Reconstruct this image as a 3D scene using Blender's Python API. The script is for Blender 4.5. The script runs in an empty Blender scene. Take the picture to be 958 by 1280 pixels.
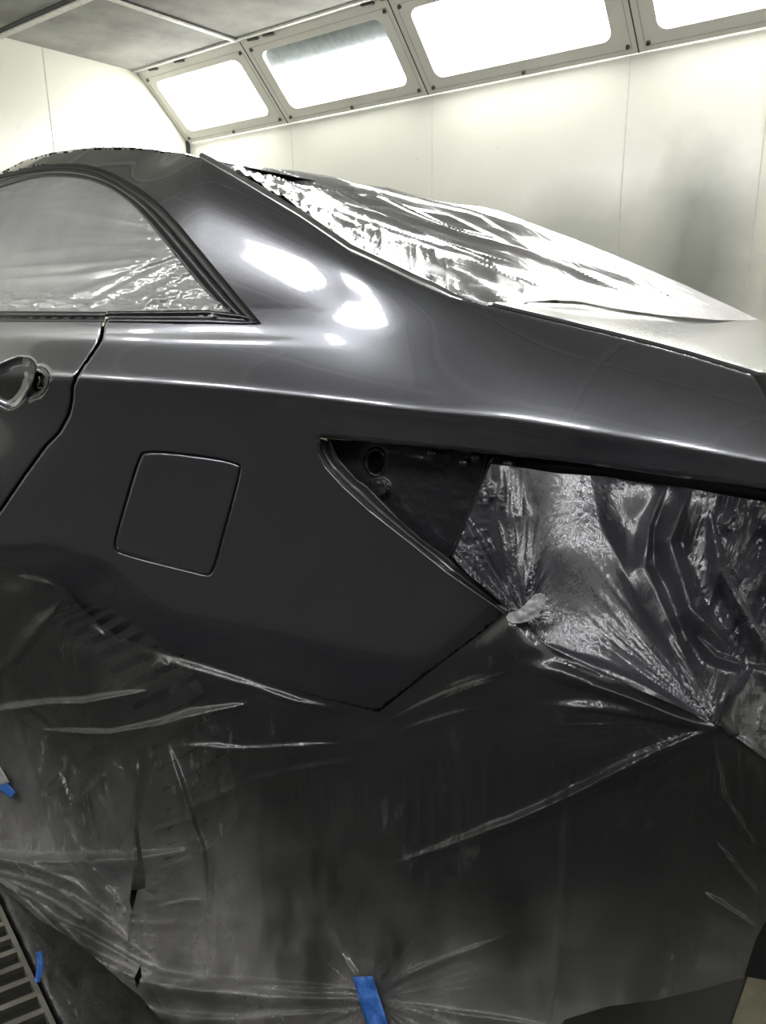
import bpy, bmesh, math, random
import numpy as np
from mathutils import Vector, Matrix
from mathutils.geometry import delaunay_2d_cdt
C0 = bpy.context.scene.collection
random.seed(4)

# ------------------------------------------------------------------ camera
F_PX = 944.18
CAM = np.array([0.0, -0.65, 1.16])
R = np.array([[0.79461, -0.15656, 0.58659], [0.60704, 0.22148, -0.76319], [-0.01043, 0.96252, 0.27102]])
u_, s_, v_ = np.linalg.svd(R); R = u_ @ v_
cam_data = bpy.data.cameras.new('camera')
cam_data.sensor_fit = 'VERTICAL'; cam_data.sensor_height = 36.0
cam_data.lens = 36.0 * F_PX / 1280.0
cam_data.clip_start = 0.02
cam = bpy.data.objects.new('camera', cam_data); C0.objects.link(cam)
m4 = Matrix.Identity(4)
for i in range(3):
    for j in range(3): m4[i][j] = float(R[i][j])
    m4[i][3] = float(CAM[i])
cam.matrix_world = m4
bpy.context.scene.camera = cam

# ------------------------------------------------------------------ world, exposure, light strength
w = bpy.data.worlds.new('world'); bpy.context.scene.world = w; w.use_nodes = True
w.node_tree.nodes['Background'].inputs[0].default_value = (0.5, 0.53, 0.55, 1)
w.node_tree.nodes['Background'].inputs[1].default_value = 0.05
vs = bpy.context.scene.view_settings
vs.view_transform = 'Standard'; vs.look = 'None'; vs.gamma = 1.0; vs.use_curve_mapping = False
vs.exposure = 0.0
LAMP = 26.0
LAMP_NEAR = 26.0

# ------------------------------------------------------------------ helpers: materials
def new_mat(name):
    m = bpy.data.materials.new(name); m.use_nodes = True
    nt = m.node_tree; nt.nodes.clear()
    out = nt.nodes.new('ShaderNodeOutputMaterial')
    return m, nt, out
def N(nt, typ, **kw):
    n = nt.nodes.new(typ)
    for k, v in kw.items():
        if k.startswith('_'): setattr(n, k[1:], v)
        else:
            n.inputs[k.replace('__', ' ')].default_value = v
    return n
def pr(nt, color, rough=.5, metal=0., coat=0., coat_rough=.05, spec=.5):
    p = nt.nodes.new('ShaderNodeBsdfPrincipled')
    p.inputs['Base Color'].default_value = (*color, 1); p.inputs['Roughness'].default_value = rough
    p.inputs['Metallic'].default_value = metal; p.inputs['Coat Weight'].default_value = coat
    p.inputs['Coat Roughness'].default_value = coat_rough; p.inputs['Specular IOR Level'].default_value = spec
    return p
def ramp(nt, fac, stops):
    r = nt.nodes.new('ShaderNodeValToRGB'); e = r.color_ramp.elements
    while len(e) < len(stops): e.new(0.5)
    for i, (p, c) in enumerate(stops):
        e[i].position = p; e[i].color = (*c, 1) if len(c) == 3 else c
    nt.links.new(fac, r.inputs[0]); return r
def noise(nt, scale, detail=4, rough=.5, stretch=None, dist=0.):
    tc = nt.nodes.new('ShaderNodeTexCoord'); mp = nt.nodes.new('ShaderNodeMapping')
    nt.links.new(tc.outputs['Object'], mp.inputs[0])
    if stretch: mp.inputs['Scale'].default_value = stretch
    n = nt.nodes.new('ShaderNodeTexNoise'); n.inputs['Scale'].default_value = scale
    n.inputs['Detail'].default_value = detail; n.inputs['Roughness'].default_value = rough
    n.inputs['Distortion'].default_value = dist
    nt.links.new(mp.outputs[0], n.inputs[0]); return n
def bump(nt, height, strength, dist=.01):
    b = nt.nodes.new('ShaderNodeBump'); b.inputs['Strength'].default_value = strength; b.inputs['Distance'].default_value = dist
    nt.links.new(height, b.inputs['Height']); return b
def simple(name, color, rough=.5, metal=0., coat=0., nscale=30, namt=.15, spec=.5, bmp=0.):
    m, nt, out = new_mat(name)
    p = pr(nt, color, rough, metal, coat, spec=spec)
    n = noise(nt, nscale)
    lo = tuple(c * (1 - namt) for c in color); hi = tuple(min(1, c * (1 + namt)) for c in color)
    r = ramp(nt, n.outputs[0], [(.3, lo), (.7, hi)])
    nt.links.new(r.outputs[0], p.inputs['Base Color'])
    if bmp:
        b = bump(nt, n.outputs[0], bmp); nt.links.new(b.outputs[0], p.inputs['Normal'])
    nt.links.new(p.outputs[0], out.inputs[0]); return m

def paint_mat(name, base, rough=.265, metal=.85):
    m, nt, out = new_mat(name)
    p = pr(nt, base, rough, metal, 1.0, .03)
    n = noise(nt, 1400, 2)
    r = ramp(nt, n.outputs[0], [(.35, tuple(c * .82 for c in base)), (.68, tuple(c * 1.2 for c in base))])
    nt.links.new(r.outputs[0], p.inputs['Base Color'])
    n2 = noise(nt, 420, 2); b = bump(nt, n2.outputs[0], .012, .002)
    nt.links.new(b.outputs[0], p.inputs['Coat Normal'])
    nt.links.new(p.outputs[0], out.inputs[0]); return m
M = {}
M['paint'] = paint_mat('dark_grey_metallic_paint', (.15, .154, .176))
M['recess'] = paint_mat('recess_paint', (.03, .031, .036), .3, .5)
M['seal'] = simple('black_rubber', (.012, .012, .013), .45)
M['trim'] = simple('satin_dark_trim', (.09, .09, .1), .22, .8)
M['glass'] = simple('tinted_glass', (.012, .013, .015), .05, 0, 1.)
M['inner'] = simple('inner_black', (.012, .012, .013), .6)
M['tyre'] = simple('tyre_rubber', (.36, .35, .33), .85)
M['rim'] = simple('alloy_rim', (.35, .35, .35), .35, .7)
M['steel'] = simple('screw_steel', (.12, .12, .11), .4, .6)
M['frame'] = simple('lamp_frame_enamel', (.85, .84, .77), .4, 0, .3, 3, .06)
M['tbar'] = simple('ceiling_bar_white', (.68, .68, .64), .45)
M['gap'] = simple('dark_gap', (.05, .05, .048), .7)

def wall_mat(name, base, rough=.25):
    m, nt, out = new_mat(name)
    p = pr(nt, base, rough, 0, .35, .18)
    n1 = noise(nt, 1.1, 5, .55)
    n2 = noise(nt, 14, 6, .6)
    r1 = ramp(nt, n1.outputs[0], [(.3, tuple(c * .90 for c in base)), (.65, base)])
    r2 = ramp(nt, n2.outputs[0], [(.22, (.82, .81, .78)), (.36, (1, 1, 1))])
    mx = nt.nodes.new('ShaderNodeMix'); mx.data_type = 'RGBA'; mx.blend_type = 'MULTIPLY'; mx.inputs[0].default_value = 1
    nt.links.new(r1.outputs[0], mx.inputs[6]); nt.links.new(r2.outputs[0], mx.inputs[7])
    nt.links.new(mx.outputs[2], p.inputs['Base Color'])
    b = bump(nt, n1.outputs[0], .25, .02); nt.links.new(b.outputs[0], p.inputs['Normal'])
    nt.links.new(p.outputs[0], out.inputs[0]); return m, nt, p, mx
M['wall'], _, _, _ = wall_mat('white_booth_panel', (.74, .745, .66))
# far wall: grey overspray clouds at one place
M['wall_far'], nt, p, mx = wall_mat('white_booth_panel_oversprayed', (.74, .745, .68))
tc = nt.nodes.new('ShaderNodeTexCoord')
def spot(nt, center, rad):
    mp = nt.nodes.new('ShaderNodeMapping'); nt.links.new(tc.outputs['Object'], mp.inputs[0])
    mp.vector_type = 'POINT'
    mp.inputs['Location'].default_value = (-center[0] / rad[0], 0, -center[1] / rad[1])
    mp.inputs['Scale'].default_value = (1 / rad[0], 0, 1 / rad[1])
    nz = noise(nt, 2.3, 4, .55)
    ad = nt.nodes.new('ShaderNodeVectorMath'); ad.operation = 'MULTIPLY_ADD'
    nt.links.new(nz.outputs['Color'], ad.inputs[0]); ad.inputs[1].default_value = (1.1, 0, 1.1)
    nt.links.new(mp.outputs[0], ad.inputs[2])
    sb = nt.nodes.new('ShaderNodeVectorMath'); sb.operation = 'SUBTRACT'; nt.links.new(ad.outputs[0], sb.inputs[0]); sb.inputs[1].default_value = (.55, 0, .55)
    ln = nt.nodes.new('ShaderNodeVectorMath'); ln.operation = 'LENGTH'; nt.links.new(sb.outputs[0], ln.inputs[0])
    return ln.outputs['Value']
cur = mx.outputs[2]
for (c, rd, col) in (((-1.05, 1.36), (.30, .55), (.45, .46, .46)), ((-1.6, 1.4), (.6, .35), (.72, .73, .72))):
    sp = spot(nt, c, rd); r = ramp(nt, sp, [(.25, col), (1.0, (1, 1, 1))])
    m2 = nt.nodes.new('ShaderNodeMix'); m2.data_type = 'RGBA'; m2.blend_type = 'MULTIPLY'; m2.inputs[0].default_value = 1
    nt.links.new(cur, m2.inputs[6]); nt.links.new(r.outputs[0], m2.inputs[7]); cur = m2.outputs[2]
nt.links.new(cur, p.inputs['Base Color'])

# ceiling filter: fine woven dots and grey soot
m, nt, out = new_mat('ceiling_filter_mesh'); M['ceiling'] = m
p = pr(nt, (.3, .3, .28), .85)
n1 = noise(nt, 2.2, 5, .6); n2 = noise(nt, 9, 4, .6)
r1 = ramp(nt, n1.outputs[0], [(.3, (.25, .25, .24)), (.7, (.55, .55, .51))])
vo = nt.nodes.new('ShaderNodeTexVoronoi'); vo.inputs['Scale'].default_value = 110; vo.inputs['Randomness'].default_value = .15
t2 = nt.nodes.new('ShaderNodeTexCoord'); nt.links.new(t2.outputs['Object'], vo.inputs['Vector'])
r2 = ramp(nt, vo.outputs['Distance'], [(.15, (.62, .62, .62)), (.45, (1, 1, 1))])
mx = nt.nodes.new('ShaderNodeMix'); mx.data_type = 'RGBA'; mx.blend_type = 'MULTIPLY'; mx.inputs[0].default_value = 1
nt.links.new(r1.outputs[0], mx.inputs[6]); nt.links.new(r2.outputs[0], mx.inputs[7])
nt.links.new(mx.outputs[2], p.inputs['Base Color']); nt.links.new(p.outputs[0], out.inputs[0])

# floor
m, nt, out = new_mat('dark_dusty_floor'); M['floor'] = m
p = pr(nt, (.05, .05, .045), .7)
n1 = noise(nt, 3, 6, .65); r1 = ramp(nt, n1.outputs[0], [(.3, (.014, .014, .013)), (.7, (.04, .039, .034))])
nt.links.new(r1.outputs[0], p.inputs['Base Color']); nt.links.new(p.outputs[0], out.inputs[0])
M['concrete'] = simple('olive_concrete', (.16, .15, .1), .8, nscale=12, namt=.35)
M['slat'] = simple('grate_steel', (.17, .165, .14), .55, .4, nscale=14, namt=.35)
M['black_sheet'] = simple('black_floor_strip', (.02, .02, .019), .4, 0, .4, 30, .4, bmp=.4)
M['blue'] = simple('blue_masking_tape', (.03, .12, .42), .6, nscale=90, namt=.2, bmp=.3)
M['clear_tape'] = simple('frosted_tape', (.32, .33, .34), .3, 0, .8, 60, .2, bmp=.5)

def emit(name, color, strength):
    m, nt, out = new_mat(name)
    e = nt.nodes.new('ShaderNodeEmission'); e.inputs[0].default_value = (*color, 1); e.inputs[1].default_value = strength
    nt.links.new(e.outputs[0], out.inputs[0]); return m
M['lamp'] = emit('lit_tube_bank', (1., .99, .93), LAMP)
M['lamp_near'] = emit('lit_tube_bank_near', (1., .99, .97), LAMP_NEAR)
M['reflector'] = simple('lamp_reflector', (.30, .34, .35), .35, .3)
m, nt, out = new_mat('lamp_pane'); M['pane'] = m
tr = nt.nodes.new('ShaderNodeBsdfTransparent'); gl = nt.nodes.new('ShaderNodeBsdfGlossy'); gl.inputs['Roughness'].default_value = .1
mix = nt.nodes.new('ShaderNodeMixShader'); mix.inputs[0].default_value = .05
nz = noise(nt, 5, 3); rr = ramp(nt, nz.outputs[0], [(.3, (.9, .9, .9)), (.7, (1, 1, 1))]); nt.links.new(rr.outputs[0], tr.inputs[0])
nt.links.new(tr.outputs[0], mix.inputs[1]); nt.links.new(gl.outputs[0], mix.inputs[2]); nt.links.new(mix.outputs[0], out.inputs[0])

def film_mat(name, haze_lo, haze_hi, base=(.4, .4, .41), tint=(.55, .55, .56), gloss=.10, grough=.12,
             streak=(1, 1, .08), sscale=180, sb=.25, dust=0., zfade=None, dark=0., hscale=4, grmax=.9, nstretch=None):
    """thin plastic: clear layer + cloudy overspray layer + painted shade higher up + glossy skin"""
    m, nt, out = new_mat(name)
    tr = nt.nodes.new('ShaderNodeBsdfTransparent'); tr.inputs[0].default_value = (*tint, 1)
    df = pr(nt, base, .5, 0, 0, spec=.3)
    gl = nt.nodes.new('ShaderNodeBsdfGlossy'); gl.inputs['Roughness'].default_value = grough
    gl.inputs[0].default_value = (.95, .95, 1, 1)
    n1 = noise(nt, hscale, 6, .6, stretch=nstretch)
    hz = nt.nodes.new('ShaderNodeMapRange'); nt.links.new(n1.outputs[0], hz.inputs[0])
    hz.inputs[1].default_value = .32; hz.inputs[2].default_value = .7; hz.inputs[3].default_value = haze_lo; hz.inputs[4].default_value = haze_hi
    fac = hz.outputs[0]
    if zfade:  # haze gets thinner towards the top
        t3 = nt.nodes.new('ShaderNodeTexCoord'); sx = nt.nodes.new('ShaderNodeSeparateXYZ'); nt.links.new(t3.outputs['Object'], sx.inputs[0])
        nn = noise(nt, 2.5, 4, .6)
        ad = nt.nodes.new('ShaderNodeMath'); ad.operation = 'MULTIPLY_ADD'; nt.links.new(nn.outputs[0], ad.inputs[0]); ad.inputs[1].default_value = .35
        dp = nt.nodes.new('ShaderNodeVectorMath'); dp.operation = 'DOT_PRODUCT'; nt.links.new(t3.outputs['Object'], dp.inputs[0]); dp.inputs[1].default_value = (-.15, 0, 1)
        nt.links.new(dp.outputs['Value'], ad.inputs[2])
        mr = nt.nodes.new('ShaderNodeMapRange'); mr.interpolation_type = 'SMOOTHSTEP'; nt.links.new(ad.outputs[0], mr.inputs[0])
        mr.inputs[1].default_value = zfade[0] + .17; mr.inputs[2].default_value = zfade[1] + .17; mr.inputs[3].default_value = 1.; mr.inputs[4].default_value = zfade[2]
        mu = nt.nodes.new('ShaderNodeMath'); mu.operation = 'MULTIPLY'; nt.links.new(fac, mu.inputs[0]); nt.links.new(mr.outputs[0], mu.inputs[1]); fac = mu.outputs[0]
    if dust:
        n3 = noise(nt, 60, 4, .7, stretch=(1, 1, .35)); n4 = noise(nt, 4.5, 4, .6)
        r3 = ramp(nt, n3.outputs[0], [(.56, (0, 0, 0)), (.64, (1, 1, 1))]); r4 = ramp(nt, n4.outputs[0], [(.52, (0, 0, 0)), (.62, (1, 1, 1))])
        mu = nt.nodes.new('ShaderNodeMath'); mu.operation = 'MULTIPLY'; nt.links.new(r3.outputs[0], mu.inputs[0]); nt.links.new(r4.outputs[0], mu.inputs[1])
        ma = nt.nodes.new('ShaderNodeMath'); ma.operation = 'MULTIPLY_ADD'; ma.use_clamp = True
        nt.links.new(mu.outputs[0], ma.inputs[0]); ma.inputs[1].default_value = dust; nt.links.new(fac, ma.inputs[2]); fac = ma.outputs[0]
    m1 = nt.nodes.new('ShaderNodeMixShader'); nt.links.new(fac, m1.inputs[0]); nt.links.new(tr.outputs[0], m1.inputs[1]); nt.links.new(df.outputs[0], m1.inputs[2])
    if dark:  # shade under the wheel arch mixed into the upper film colour
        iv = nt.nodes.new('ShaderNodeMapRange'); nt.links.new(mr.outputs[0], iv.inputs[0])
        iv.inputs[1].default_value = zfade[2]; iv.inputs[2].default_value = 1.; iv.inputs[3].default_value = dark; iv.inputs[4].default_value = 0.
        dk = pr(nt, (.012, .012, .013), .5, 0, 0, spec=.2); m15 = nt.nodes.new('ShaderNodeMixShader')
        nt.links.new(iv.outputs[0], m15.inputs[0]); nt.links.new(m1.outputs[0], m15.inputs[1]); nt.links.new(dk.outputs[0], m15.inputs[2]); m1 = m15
    ns = noise(nt, sscale, 3, .6, stretch=streak); b = bump(nt, ns.outputs[0], sb, .004)
    nt.links.new(b.outputs[0], gl.inputs['Normal'])
    fr = nt.nodes.new('ShaderNodeFresnel'); fr.inputs[0].default_value = 1.5
    mr2 = nt.nodes.new('ShaderNodeMapRange'); nt.links.new(fr.outputs[0], mr2.inputs[0])
    mr2.inputs[1].default_value = .04; mr2.inputs[2].default_value = 1; mr2.inputs[3].default_value = gloss; mr2.inputs[4].default_value = grmax
    m2 = nt.nodes.new('ShaderNodeMixShader'); nt.links.new(mr2.outputs[0], m2.inputs[0]); nt.links.new(m1.outputs[0], m2.inputs[1]); nt.links.new(gl.outputs[0], m2.inputs[2])
    nt.links.new(m2.outputs[0], out.inputs[0]); return m
M['film_side'] = film_mat('cloudy_window_film', .6, .9, (.42, .42, .43), gloss=.16, grough=.14, streak=(.3, 1, 1), sscale=60, sb=.12)
M['film_rear_glass'] = film_mat('silvery_window_film', .25, .55, (.5, .5, .51), gloss=.22, grough=.2, streak=(.15, 1, 1), sscale=70, sb=.3, grmax=1.)
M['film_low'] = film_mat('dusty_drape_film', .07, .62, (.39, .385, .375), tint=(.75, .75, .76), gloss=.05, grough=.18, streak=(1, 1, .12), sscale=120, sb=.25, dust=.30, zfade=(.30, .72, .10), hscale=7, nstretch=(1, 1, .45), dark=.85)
M['film_tail'] = film_mat('black_crinkled_film', .45, .8, (.055, .053, .066), tint=(.3, .3, .3), gloss=.07, grough=.2, streak=(1, 1, .03), sscale=200, sb=.3, grmax=.5)

# ------------------------------------------------------------------ helpers: objects
def link(name, me, mat, parent=None):
    o = bpy.data.objects.new(name, me); C0.objects.link(o)
    if mat is not None:
        for mm in (mat if isinstance(mat, (list, tuple)) else [mat]): me.materials.append(mm)
    if parent is not None: o.parent = parent; o.matrix_parent_inverse = parent.matrix_world.inverted()
    return o
def tag(o, label=None, cat=None, group=None, kind=None):
    if label: o['label'] = label
    if cat: o['category'] = cat
    if group: o['group'] = group
    if kind: o['kind'] = kind
    return o
def empty(name, loc, label, cat, group=None):
    o = bpy.data.objects.new(name, None); C0.objects.link(o); o.location = loc; o.empty_display_size = .1
    bpy.context.view_layer.update()
    return tag(o, label, cat, group)
def mesh(name, vs, fs, smooth=False):
    me = bpy.data.meshes.new(name); me.from_pydata([tuple(map(float, v)) for v in vs], [], [tuple(map(int, f)) for f in fs]); me.update()
    if smooth: me.polygons.foreach_set('use_smooth', [True] * len(me.polygons))
    return me
class MB:
    def __init__(s): s.v = []; s.f = []
    def box(s, lo, hi):
        n = len(s.v); x0, y0, z0 = lo; x1, y1, z1 = hi
        s.v += [(x0,y0,z0),(x1,y0,z0),(x1,y1,z0),(x0,y1,z0),(x0,y0,z1),(x1,y0,z1),(x1,y1,z1),(x0,y1,z1)]
        for f in ((0,3,2,1),(4,5,6,7),(0,1,5,4),(1,2,6,5),(2,3,7,6),(3,0,4,7)): s.f.append(tuple(n+i for i in f))
    def hexa(s, pts):
        n = len(s.v); s.v += [tuple(p) for p in pts]
        for f in ((0,3,2,1),(4,5,6,7),(0,1,5,4),(1,2,6,5),(2,3,7,6),(3,0,4,7)): s.f.append(tuple(n+i for i in f))
    def quad(s, *pts):
        n = len(s.v); s.v += [tuple(p) for p in pts]; s.f.append(tuple(range(n, n+len(pts))))
    def tube(s, pts, rad, seg=8, closed=False):
        pts = [Vector(p) for p in pts]; n0 = len(s.v); k = len(pts)
        rads = rad if hasattr(rad, '__len__') else [rad]*k
        for i, p in enumerate(pts):
            a = pts[i-1] if (i > 0 or closed) else p; b = pts[(i+1) % k] if (i < k-1 or closed) else p
            t = (b-a).normalized(); up = Vector((0,0,1)) if abs(t.z) < .9 else Vector((0,1,0))
            e1 = t.cross(up).normalized(); e2 = t.cross(e1)
            for j in range(seg):
                an = 2*math.pi*j/seg; s.v.append(tuple(p + (e1*math.cos(an)+e2*math.sin(an))*rads[i]))
        for i in range(k if closed else k-1):
            for j in range(seg):
                a = n0+i*seg+j; b = n0+i*seg+(j+1)%seg; c = n0+((i+1)%k)*seg+(j+1)%seg; d = n0+((i+1)%k)*seg+j
                s.f.append((a,b,c,d))
        if not closed:
            s.f.append(tuple(n0+j for j in range(seg))[::-1]); s.f.append(tuple(n0+(k-1)*seg+j for j in range(seg)))
    def build(s, name, mat, parent=None, smooth=False, bevel=0):
        o = link(name, mesh(name, s.v, s.f, smooth), mat, parent)
        if bevel:
            b = o.modifiers.new('bevel', 'BEVEL'); b.width = bevel; b.segments = 2; b.limit_method = 'ANGLE'
        return o

def rays(px, py):
    px = np.asarray(px, float); py = np.asarray(py, float)
    d = np.stack([px - 479., -(py - 640.), -F_PX*np.ones_like(px)], -1)
    return d @ R.T
def at(px, py, Y):
    d = rays(px, py); t = (np.asarray(Y, float) - CAM[1]) / d[..., 1]
    return CAM + d * t[..., None]
def to_px(P):
    c = (np.asarray(P, float) - CAM) @ R
    return np.stack([479. - c[..., 0]*F_PX/c[..., 2], 640. + c[..., 1]*F_PX/c[..., 2]], -1)

def interp(x, pts):          # smooth monotone-ish curve through (x, y) points (Catmull cubic)
    pts = np.asarray(pts, float); xs, ys = pts[:, 0], pts[:, 1]
    m = np.gradient(ys, xs)
    x = np.asarray(x, float); xc = np.clip(x, xs[0], xs[-1])
    i = np.clip(np.searchsorted(xs, xc) - 1, 0, len(xs)-2)
    h = xs[i+1]-xs[i]; t = (xc-xs[i])/h
    y = (2*t**3-3*t**2+1)*ys[i]+(t**3-2*t**2+t)*h*m[i]+(-2*t**3+3*t**2)*ys[i+1]+(t**3-t**2)*h*m[i+1]
    return y + np.where(x < xs[0], (x-xs[0])*m[0], 0) + np.where(x > xs[-1], (x-xs[-1])*m[-1], 0)
class TPS:
    def __init__(s, pts, lam=0.):
        p = np.asarray(pts, float); s.xy = p[:, :2]/200.; n = len(p)
        K = s.k(s.xy, s.xy) + lam*np.eye(n); Pm = np.c_[np.ones(n), s.xy]
        A = np.block([[K, Pm], [Pm.T, np.zeros((3, 3))]]); s.w = np.linalg.solve(A, np.r_[p[:, 2], 0, 0, 0])
    @staticmethod
    def k(a, b):
        r2 = ((a[:, None]-b[None])**2).sum(-1); return .5*r2*np.log(r2+1e-9)
    def __call__(s, x, y):
        q = np.stack([np.ravel(x), np.ravel(y)], -1)/200.
        o = s.k(q, s.xy) @ s.w[:-3] + s.w[-3] + q @ s.w[-2:]
        return o.reshape(np.shape(x))
# lattice noise
_rs = np.random.RandomState(7); _T = _rs.rand(256, 256)*2-1
def vnoise(x, y):
    xi = np.floor(x).astype(int); yi = np.floor(y).astype(int); fx = x-xi; fy = y-yi
    fx = fx*fx*fx*(fx*(fx*6-15)+10); fy = fy*fy*fy*(fy*(fy*6-15)+10)
    g = lambda a, b: _T[a & 255, b & 255]
    return (g(xi,yi)*(1-fx)+g(xi+1,yi)*fx)*(1-fy)+(g(xi,yi+1)*(1-fx)+g(xi+1,yi+1)*fx)*fy
def fbm(x, y, o=4, ridge=False, g=.5):
    s = 0; a = 1; t = 0
    for i in range(o):
        n = vnoise(x*2**i+17.3*i, y*2**i+9.1*i)
        s = s + a*((1-2*np.abs(n)) if ridge else n); t += a; a *= g
    return s/t
def sstep(x, a, b):
    t = np.clip((x-a)/(b-a), 0, 1); return t*t*(3-2*t)
def poly_dist(x, y, pts):
    """distance to a polyline and fraction along it"""
    pts = np.asarray(pts, float); best = np.full(np.shape(x), 1e9); fr = np.zeros(np.shape(x)); sd = np.zeros(np.shape(x))
    L = np.r_[0, np.cumsum(np.hypot(*np.diff(pts, axis=0).T))]
    for i in range(len(pts)-1):
        a, b = pts[i], pts[i+1]; d = b-a; l2 = d @ d
        t = np.clip(((x-a[0])*d[0]+(y-a[1])*d[1])/l2, 0, 1)
        dx = x-a[0]-t*d[0]; dy = y-a[1]-t*d[1]; r = np.hypot(dx, dy)
        m = r < best; best = np.where(m, r, best); fr = np.where(m, (L[i]+t*(L[i+1]-L[i]))/L[-1], fr)
        sd = np.where(m, np.sign(d[0]*dy-d[1]*dx)*r, sd)
    return best, fr, sd
def fold(x, y, pts, w, amp, taper=(1, 1), asym=1.):
    """ridge along a polyline (metres towards the camera)"""
    w = max(w, 4.5); x = x+5*vnoise(x*.009+3, y*.009); y = y+5*vnoise(x*.009+31, y*.009+7)
    d, f, sd = poly_dist(x, y, pts)
    e0 = np.clip(f*3.5, 0, 1) if taper[0] else 1.; e1 = np.clip((1-f)*3.5, 0, 1) if taper[1] else 1.
    env = e0*e1; ww = w*(.3+.6*env)*(1+.3*vnoise(x*.012, y*.012+50)); ww = np.where(sd > 0, ww*1.9, ww*.8)
    return amp*.8*(1+.3*vnoise(x*.012+9, y*.012))*np.exp(-(d/ww)**2)*env
def radial(x, y, c, freq, amp, r0, r1, seed=0., a0=None, a1=None, sharp=False):
    dx = x-c[0]; dy = y-c[1]; r = np.hypot(dx, dy)+1e-6; th = np.arctan2(dy, dx)
    n = fbm(th*freq+seed, np.full_like(th, seed*3.1)+r*.004, 3, ridge=sharp)
    e = sstep(r, 0, r0)*(1-sstep(r, r0, r1))
    if a0 is not None:
        w_ = sstep(th, a0-.15, a0+.15)*(1-sstep(th, a1-.15, a1+.15)); e = e*w_
    return amp*n*e

def in_poly(x, y, poly):
    poly = np.asarray(poly, float); ins = np.zeros(np.shape(x), bool); n = len(poly); j = n-1
    for i in range(n):
        xi, yi = poly[i]; xj, yj = poly[j]
        c = ((yi > y) != (yj > y)) & (x < (xj-xi)*(y-yi)/((yj-yi) if yj != yi else 1e-9)+xi); ins ^= c; j = i
    return ins
def dens(poly, step, closed=True):
    poly = [np.array(p, float) for p in poly]; out = []; n = len(poly)
    for i in range(n if closed else n-1):
        a, b = poly[i], poly[(i+1) % n]; k = max(1, int(np.hypot(*(b-a))/step))
        for j in range(k): out.append(a+(b-a)*j/k)
    if not closed: out.append(poly[-1])
    return np.array(out)
def smooth_poly(poly, step=6, closed=True, it=2):
    """Chaikin rounding of a polygon"""
    p = np.array(poly, float)
    for _ in range(it):
        if closed:
            q = np.roll(p, -1, 0); p = np.stack([.75*p+.25*q, .25*p+.75*q], 1).reshape(-1, 2)
        else:
            q = p[1:]; a = p[:-1]; m = np.stack([.75*a+.25*q, .25*a+.75*q], 1).reshape(-1, 2); p = np.vstack([p[:1], m, p[-1:]])
    return dens(p, step, closed)
def triangulate(outline, holes, spacing, rings=()):
    """planar triangulation of an outline with holes on a jittered grid; returns 2-D points and faces"""
    o = dens(outline, spacing if not rings else 2.5); hs = [dens(h, spacing*.8 if not rings else 2.5) for h in holes]
    x0, y0 = o.min(0); x1, y1 = o.max(0)
    nx = int((x1-x0)/spacing)+1; ny = int((y1-y0)/(spacing*.87))+1
    gx, gy = np.meshgrid(np.arange(nx), np.arange(ny)); X = x0+(gx+.5*(gy % 2))*spacing; Y = y0+gy*spacing*.87
    X = X.ravel(); Y = Y.ravel(); ok = in_poly(X, Y, o)
    for h in hs: ok &= ~in_poly(X, Y, h)
    X = X[ok]; Y = Y[ok]
    if rings:
        ex_ = []
        for l, cl in rings:
            q = dens(l, 2.5, cl); tt = np.gradient(q, axis=0) if not cl else np.roll(q, -1, 0)-np.roll(q, 1, 0)
            nn = np.c_[-tt[:, 1], tt[:, 0]]; nn /= np.linalg.norm(nn, axis=1)[:, None]+1e-9
            far_ = np.min((X[:, None]-q[None, :, 0])**2+(Y[:, None]-q[None, :, 1])**2, 1) > 4.5**2
            X, Y = X[far_], Y[far_]
            for k_ in (-3.6, -1.3, 1.3, 3.6):
                e_ = q+nn*k_; io = in_poly(e_[:, 0], e_[:, 1], o)
                for h in hs: io &= ~in_poly(e_[:, 0], e_[:, 1], h)
                ex_.append(e_[io])
        ex_ = np.vstack(ex_); X = np.r_[X, ex_[:, 0]]; Y = np.r_[Y, ex_[:, 1]]
    for loop in [o]+hs:
        d = np.full(len(X), 1e9)
        for k in range(0, len(loop)):
            d = np.minimum(d, (X-loop[k][0])**2+(Y-loop[k][1])**2)
        k2 = d > ((spacing*.5)**2 if not rings else .8**2); X = X[k2]; Y = Y[k2]
    pts = []; edges = []
    for loop in [o]+hs:
        n0 = len(pts); pts += [Vector((float(a), float(b))) for a, b in loop]
        edges += [(n0+i, n0+(i+1) % len(loop)) for i in range(len(loop))]
    pts += [Vector((float(a), float(b))) for a, b in zip(X, Y)]
    v, e, f, *_ = delaunay_2d_cdt(pts, edges, [], 0, 1e-5)
    V = np.array([[a.x, a.y] for a in v]); Fc = np.array([list(t) for t in f if len(t) == 3])
    c = V[Fc].mean(1); ok = in_poly(c[:, 0], c[:, 1], o)
    for h in hs: ok &= ~in_poly(c[:, 0], c[:, 1], h)
    return V, Fc[ok]
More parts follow.
